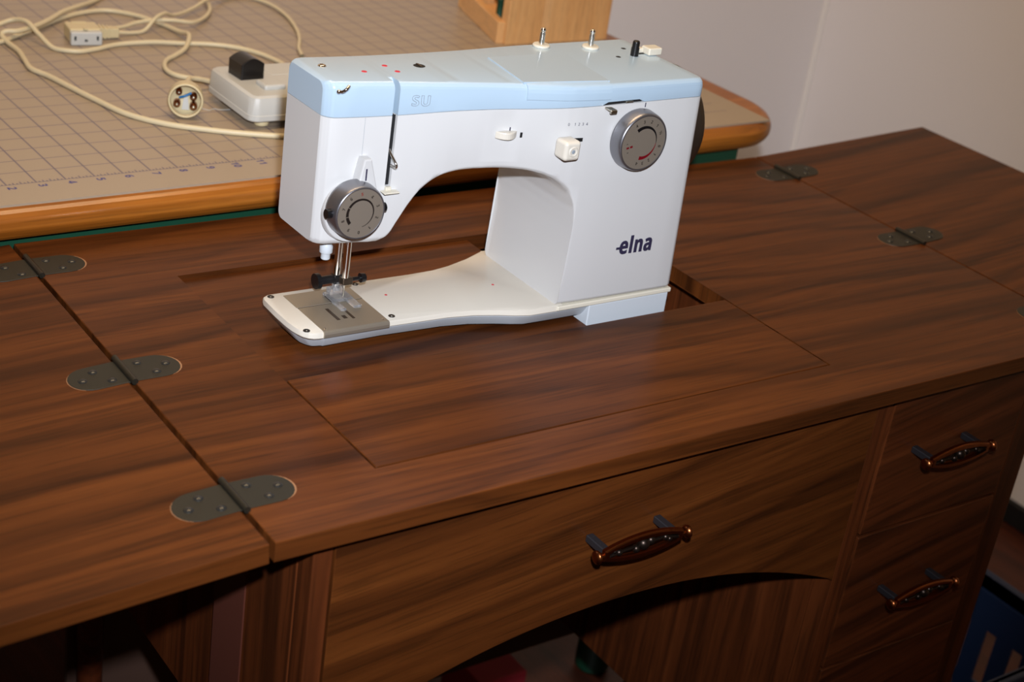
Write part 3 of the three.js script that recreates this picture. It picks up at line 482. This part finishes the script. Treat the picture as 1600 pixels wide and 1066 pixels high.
cordObj('power_cord', [[.330, -.548], [.295, -.558], [.257, -.575], [.231, -.590], [.197, -.615], [.173, -.647], [.159, -.693], [.149, -.733], [.140, -.770], [.132, -.792], [.135, -.820], [.139, -.850], [.137, -.879, .001], [.136, -.893, .005], [.141, -.8935, .0075], [.150, -.891, .0078], [.172, -.903, .0078], [.197, -.926, .0072], [.226, -.958, .0068], [.256, -.987, .004], [.287, -1.020, 0], [.343, -1.082, 0]], .0028, 'long cream flat cord running past the foot pedal and doubling back on the mat');
// foot pedal with its cord and round plug
{
  const p = thing('foot_pedal', 'pale grey foot pedal with black button beside the sewing machine', 'pedal', [.345, MY, -.635]);
  const x0 = .2685, x1 = .420, za = -.688, zc = -.585, y0 = MY + .0075;
  const pl = rect(x0, x1, za, zc).map(([a, b]) => [a, b]);
  const rr = (ins, r) => { const q = []; const c = [[x1 - r, zc - r, 0], [x1 - r, za + r, 1], [x0 + r, za + r, 2], [x0 + r, zc - r, 3]]; for (const [cx, cz, k] of c) for (let i = 0; i <= 6; i++) { const a = Math.PI / 2 - (k + i / 6) * Math.PI / 2; q.push([cx + (r - ins) * Math.cos(a), cz + (r - ins) * Math.sin(a)]); } return q; };
  obj('pedal_body', creased(polyLoft([{ p: rr(.002, .012), y: y0 }, { p: rr(.0006, .012), y: y0 + .0012 }, { p: rr(.0008, .012), y: y0 + .006 }, { p: rr(.0014, .012), y: y0 + .0064 }, { p: rr(.0022, .012), y: y0 + .020 }, { p: rr(.0034, .012), y: y0 + .0228 }, { p: rr(.0065, .012), y: y0 + .0245 }]), .5), M.pedal, p);
  const yt = y0 + .0242, N = []; // domed button
  const bp = []; for (let k = 0; k <= 10; k++) { const a = k / 10; bp.push([-.0125 + .025 * a, .0165 + .0055 * Math.sin(Math.PI * a)]); } bp.push([.0125, 0], [-.0125, 0]);
  obj('pedal_button', [extrude(bp.reverse(), .0245, .001).rotateY(.05).translate(.2945, yt - .001, -.6640)], M.black, p, 'glossy black push button');
  obj('pedal_rocker', [box(.293, .316, yt - .001, yt + .005, -.6275, -.6060, .0025, 3)], M.pedal, p);
  obj('pedal_plaque', box(.322, .348, yt - .0005, yt + .0006, -.668, -.648, .0003), M.pedal, p);
  for (const [x, z] of [[.288, -.600], [.288, -.672], [.402, -.600], [.402, -.672]]) obj('rubber_foot', lathe([[0, 0], [.006, 0], [.0072, .0015], [.0076, .008], [0, .008]], [x, MY, z], [0, 1, 0], 18), M.ivory, p);
  const pc = [[.392, -.690, .004], [.390, -.72, .003], [.394, -.775], [.385, -.806], [.371, -.826], [.348, -.841], [.315, -.850], [.287, -.855, .001], [.248, -.856], [.219, -.844], [.199, -.839], [.185, -.845], [.177, -.855], [.170, -.881, .008], [.165, -.902, .0145], [.156, -.917, .012], [.141, -.916, .008], [.122, -.908, .003], [.098, -.897], [.090, -.882], [.100, -.872], [.120, -.878], [.135, -.884, 0], [.149, -.896, 0], [.168, -.911, 0], [.197, -.935, 0], [.226, -.958, 0], [.250, -.972, 0], [.282, -.979, 0], [.306, -.961, 0], [.323, -.926, 0], [.330, -.884, .002], [.328, -.856, .007], [.312, -.828, .002], [.293, -.811], [.278, -.798], [.268, -.782], [.263, -.763], [.266, -.748], [.275, -.738], [.287, -.728], [.292, -.716, .002], [.286, -.708, .005], [.272, -.703, .010], [.258, -.697, .0135], [.246, -.680, .015]];
  cordObj('pedal_cord', pc, .0026, 'cream cord looping from the foot pedal to the round plug');
}
{
  const C = [.2265, MY + .0172, -.638], d = new THREE.Vector3(-.42, .10, .90).normalize(), ax = [d.x, d.y, d.z];
  const p = thing('round_plug', 'round cream plug with an open face showing brass pins', 'plug', [C[0], MY, C[2]]);
  const back = [C[0] - d.x * .012, C[1] - d.y * .012, C[2] - d.z * .012];
  obj('plug_shell', lathe([[0, 0], [.010, .0002], [.0155, .0016], [.0165, .004], [.0168, .020], [.0160, .0215], [.0148, .0215], [.0142, .020], [.0142, .006], [0, .006]], back, ax, 36), M.ivory, p);
  const u = new THREE.Vector3(0, 1, 0).cross(d).normalize(), v = d.clone().cross(u), at = (a, b, h) => [back[0] + u.x * a + v.x * b + d.x * h, back[1] + u.y * a + v.y * b + d.y * h, back[2] + u.z * a + v.z * b + d.z * h];
  for (const [a, b, r] of [[-.0065, .007, .0030], [.0072, .003, .0034], [-.0080, -.0045, .0034], [.0075, -.0062, .0036]]) { const pin = obj('pin', lathe([[0, .011], [r * .6, .0108], [r, .009], [r, 0]], at(a, b, .0065), ax, 16), M.copper, p); obj('pin_tip', new THREE.SphereGeometry(r * .5, 10, 8).translate(...at(a, b, .0175)), M.steel, pin); }
  obj('insulator', [extrude([[-.0035, -.011], [.0035, -.011], [.0015, .004], [-.0012, .004]], .004).applyMatrix4(new THREE.Matrix4().makeBasis(u, v, d)).translate(...at(0, 0, .006))], M.pedal, p);
  obj('blue_wire', tube([at(-.006, .0015, .014), at(-.001, .0035, .0155), at(.005, .0065, .014)], .0011, 16, 6), std({ color: 0x1e6fa8, roughness: .4 }), p);
  tag(obj('loose_thread', tube([[.248, MY + .0012, -.655], [.256, MY + .0006, -.6475], [.262, MY + .0006, -.650], [.268, MY + .0006, -.646], [.277, MY + .0006, -.645]], .0003, 30, 5), M.pedal, scene), 'fine white thread lying between the round plug and the foot pedal', 'thread');
}
{ // three-slot appliance connector
  const p = thing('cord_connector', 'rectangular cream cord connector with three slots lying on the mat', 'connector', [.213, MY, -.885]);
  const a = -.13, rotY = (g) => g.translate(-.209, 0, .868).rotateY(a).translate(.2165, 0, -.8655);
  const fr = rotY(cut(box(.1925, .2255, MY + .0002, MY + .0148, -.8740, -.8655, .0018), [box(.1958, .1982, MY + .0055, MY + .0105, -.8700, -.86), box(.2068, .2100, MY + .0042, MY + .0070, -.8700, -.86), box(.2192, .2216, MY + .0055, MY + .0105, -.8700, -.86)]));
  obj('connector_face', fr, M.pedal, p, 'white slotted front of the connector');
  obj('slot_contact', rotY(merge([box(.1958, .1982, MY + .0055, MY + .0105, -.8702, -.8695), box(.2068, .2100, MY + .0042, MY + .0070, -.8702, -.8695), box(.2192, .2216, MY + .0055, MY + .0105, -.8702, -.8695)])), M.matBlack, p);
  obj('connector_body', rotY(merge([box(.1930, .2262, MY + .0002, MY + .0160, -.9020, -.8738, .0022), box(.2070, .2110, MY + .0155, MY + .0172, -.8760, -.8700, .0005), box(.2000, .2150, MY + .0158, MY + .0168, -.9000, -.8950, .0004)])), M.ivory, p);
  const boot = []; for (let k = 0; k < 5; k++) boot.push(box(.2275 + k * .0042, .2302 + k * .0042, MY + .0012 + k * .0004, MY + .0142 - k * .0004, -.8985 + k * .0004, -.8835 - k * .0004, .001));
  boot.push(box(.225, .248, MY + .0025, MY + .0125, -.897, -.885, .001));
  obj('strain_relief', rotY(merge(boot)), M.ivory, p);
  cordObj('connector_cord', [[.246, -.892, .003], [.259, -.897, .003], [.276, -.906, .002], [.292, -.914, .003], [.316, -.9165, .0045], [.336, -.912, .0045], [.356, -.911, .002], [.379, -.930], [.397, -.953], [.407, -.973], [.415, -.999], [.420, -1.032]], .0024, 'cream cord from the connector curving off behind the pedal cord', MY + .0042);
  cordObj('connector_cord', [[.246, -.888, .003], [.262, -.890, .002], [.278, -.893], [.294, -.898, 0], [.312, -.908, .0110], [.328, -.921, .0118], [.345, -.935, .005], [.381, -.964, .003], [.410, -.986, .0070], [.426, -.997, .005], [.447, -1.011], [.474, -1.013], [.486, -.995], [.490, -.968], [.486, -.928], [.472, -.878], [.457, -.843], [.440, -.812], [.430, -.785]], .0022, 'thin cream cord from the connector arcing round behind the foot pedal', MY + .0028);
}
{ // wooden organiser at the back of the table
  const p = thing('wooden_organiser', 'light maple open box organiser standing on the cutting mat', 'box', [.80, MY, -.88]);
  const bw = (g, a = 'y', u = .2, v = .4) => grain(g, a, u, v, .6, .6);
  obj('front_panel', [bw(box(.7065, .7585, MY, MY + .17, -.806, -.792, .001), 'y', .1, .1)], M.maple, p);
  obj('front_panel', [bw(box(.7588, .8625, MY, MY + .17, -.808, -.7925, .001), 'y', .55, .6)], M.maple, p);
  const side = bw(box(0, .147, MY, MY + .0265, -.010, 0, .001), 'x', .3, .2); side.rotateY(Math.atan2(.141, .041)); side.translate(.7075, 0, -.797); obj('side_lip', side, M.maple, p);
  obj('back_post', bw(box(.744, .762, MY, MY + .17, -.955, -.938, .001)), M.maple, p);
  obj('back_panel', bw(box(.762, .8625, MY, MY + .17, -.955, -.945, .001)), M.maple, p);
  obj('side_panel', bw(box(.8525, .8625, MY, MY + .17, -.945, -.808, .001)), M.maple, p);
  obj('bottom_panel', bw(slab([[.7165, -.808], [.8525, -.808], [.8525, -.945], [.756, -.937]], MY + .001, MY + .006), 'x'), M.maple, p);
  const kinds = [['brown', M.clutter], ['black', M.matBlack], ['steel grey', M.steel], ['tan wooden', M.bareWood], ['dark green', M.green], ['dark red', M.redCloth]];
  for (let k = 0; k < 6; k++) { const x = .742 + .011 * (k % 4) + rnd() * .006, z = -.83 - .028 * Math.floor(k / 3) - rnd() * .012, yb = MY + .0062 + .0005; const o = obj('sewing_notion', lathe([[0, 0], [.008, 0], [.008, .003], [.0045, .005], [.0045, .024], [.008, .026], [.008, .029], [0, .029]], [Math.max(x, .738 + (-.83 - z) * .28), yb, z], [0, 1, 0], 14), kinds[k][1], scene); tag(o, 'small ' + kinds[k][0] + ' spool standing inside the wooden organiser', 'spool', 'spools in the organiser'); }
}
{ // blue crate on the floor beyond the drawers
  const t = thing('storage_crate', 'dark blue plastic slotted crate on the floor beside the drawers', 'crate', [1.05, FL, -.25]);
  const cx0 = .86, cx1 = 1.115, cz0 = -.46, cz1 = -.06, h = .285, th = .004;
  const side = (len, n) => { const holes = []; const pitch = (len - .04) / n; for (let k = 0; k < n; k++) for (const [a, b] of [[.04, .125], [.14, .215]]) holes.push([[.02 + k * pitch + pitch * .3, a], [.02 + k * pitch + pitch * .7, a], [.02 + k * pitch + pitch * .7, b], [.02 + k * pitch + pitch * .3, b]]); return board([[0, 0], [len, 0], [len, h], [0, h]], 0, th, 0, holes); };
  const L = cz1 - cz0, Wd = cx1 - cx0;
  obj('crate_side', side(L, 9).rotateY(Math.PI / 2).translate(cx0, FL, cz1), M.crate, t); obj('crate_side', side(L, 9).rotateY(Math.PI / 2).translate(cx1 - th, FL, cz1), M.crate, t);
  obj('crate_end', side(Wd - 2 * th, 6).translate(cx0 + th, FL, cz0), M.crate, t); obj('crate_end', side(Wd - 2 * th, 6).translate(cx0 + th, FL, cz1 - th), M.crate, t);
  obj('crate_floor', box(cx0 + th, cx1 - th, FL, FL + th, cz0 + th, cz1 - th), M.crate, t);
  obj('crate_rim', [slab(rect(cx0 - .006, cx1 + .006, cz0 - .006, cz1 + .006), FL + h - .022, FL + h, .002, [rect(cx0 + th, cx1 - th, cz0 + th, cz1 - th)])], M.crate, t);
  tag(obj('cloth_bundle', box(.872, 1.02, FL + .006, FL + .19, -.30, -.10, .03, 4), std({ color: 0x7a4a48, roughness: .9 }), scene), 'folded dusky pink cloth inside the blue crate', 'cloth');
}
tag(obj('red_box', box(.60, .672, FL, FL + .062, -.60, -.515, .004), M.redCloth, scene), 'small dark red box on the floor under the table', 'box');

renderer.render(scene, camera);
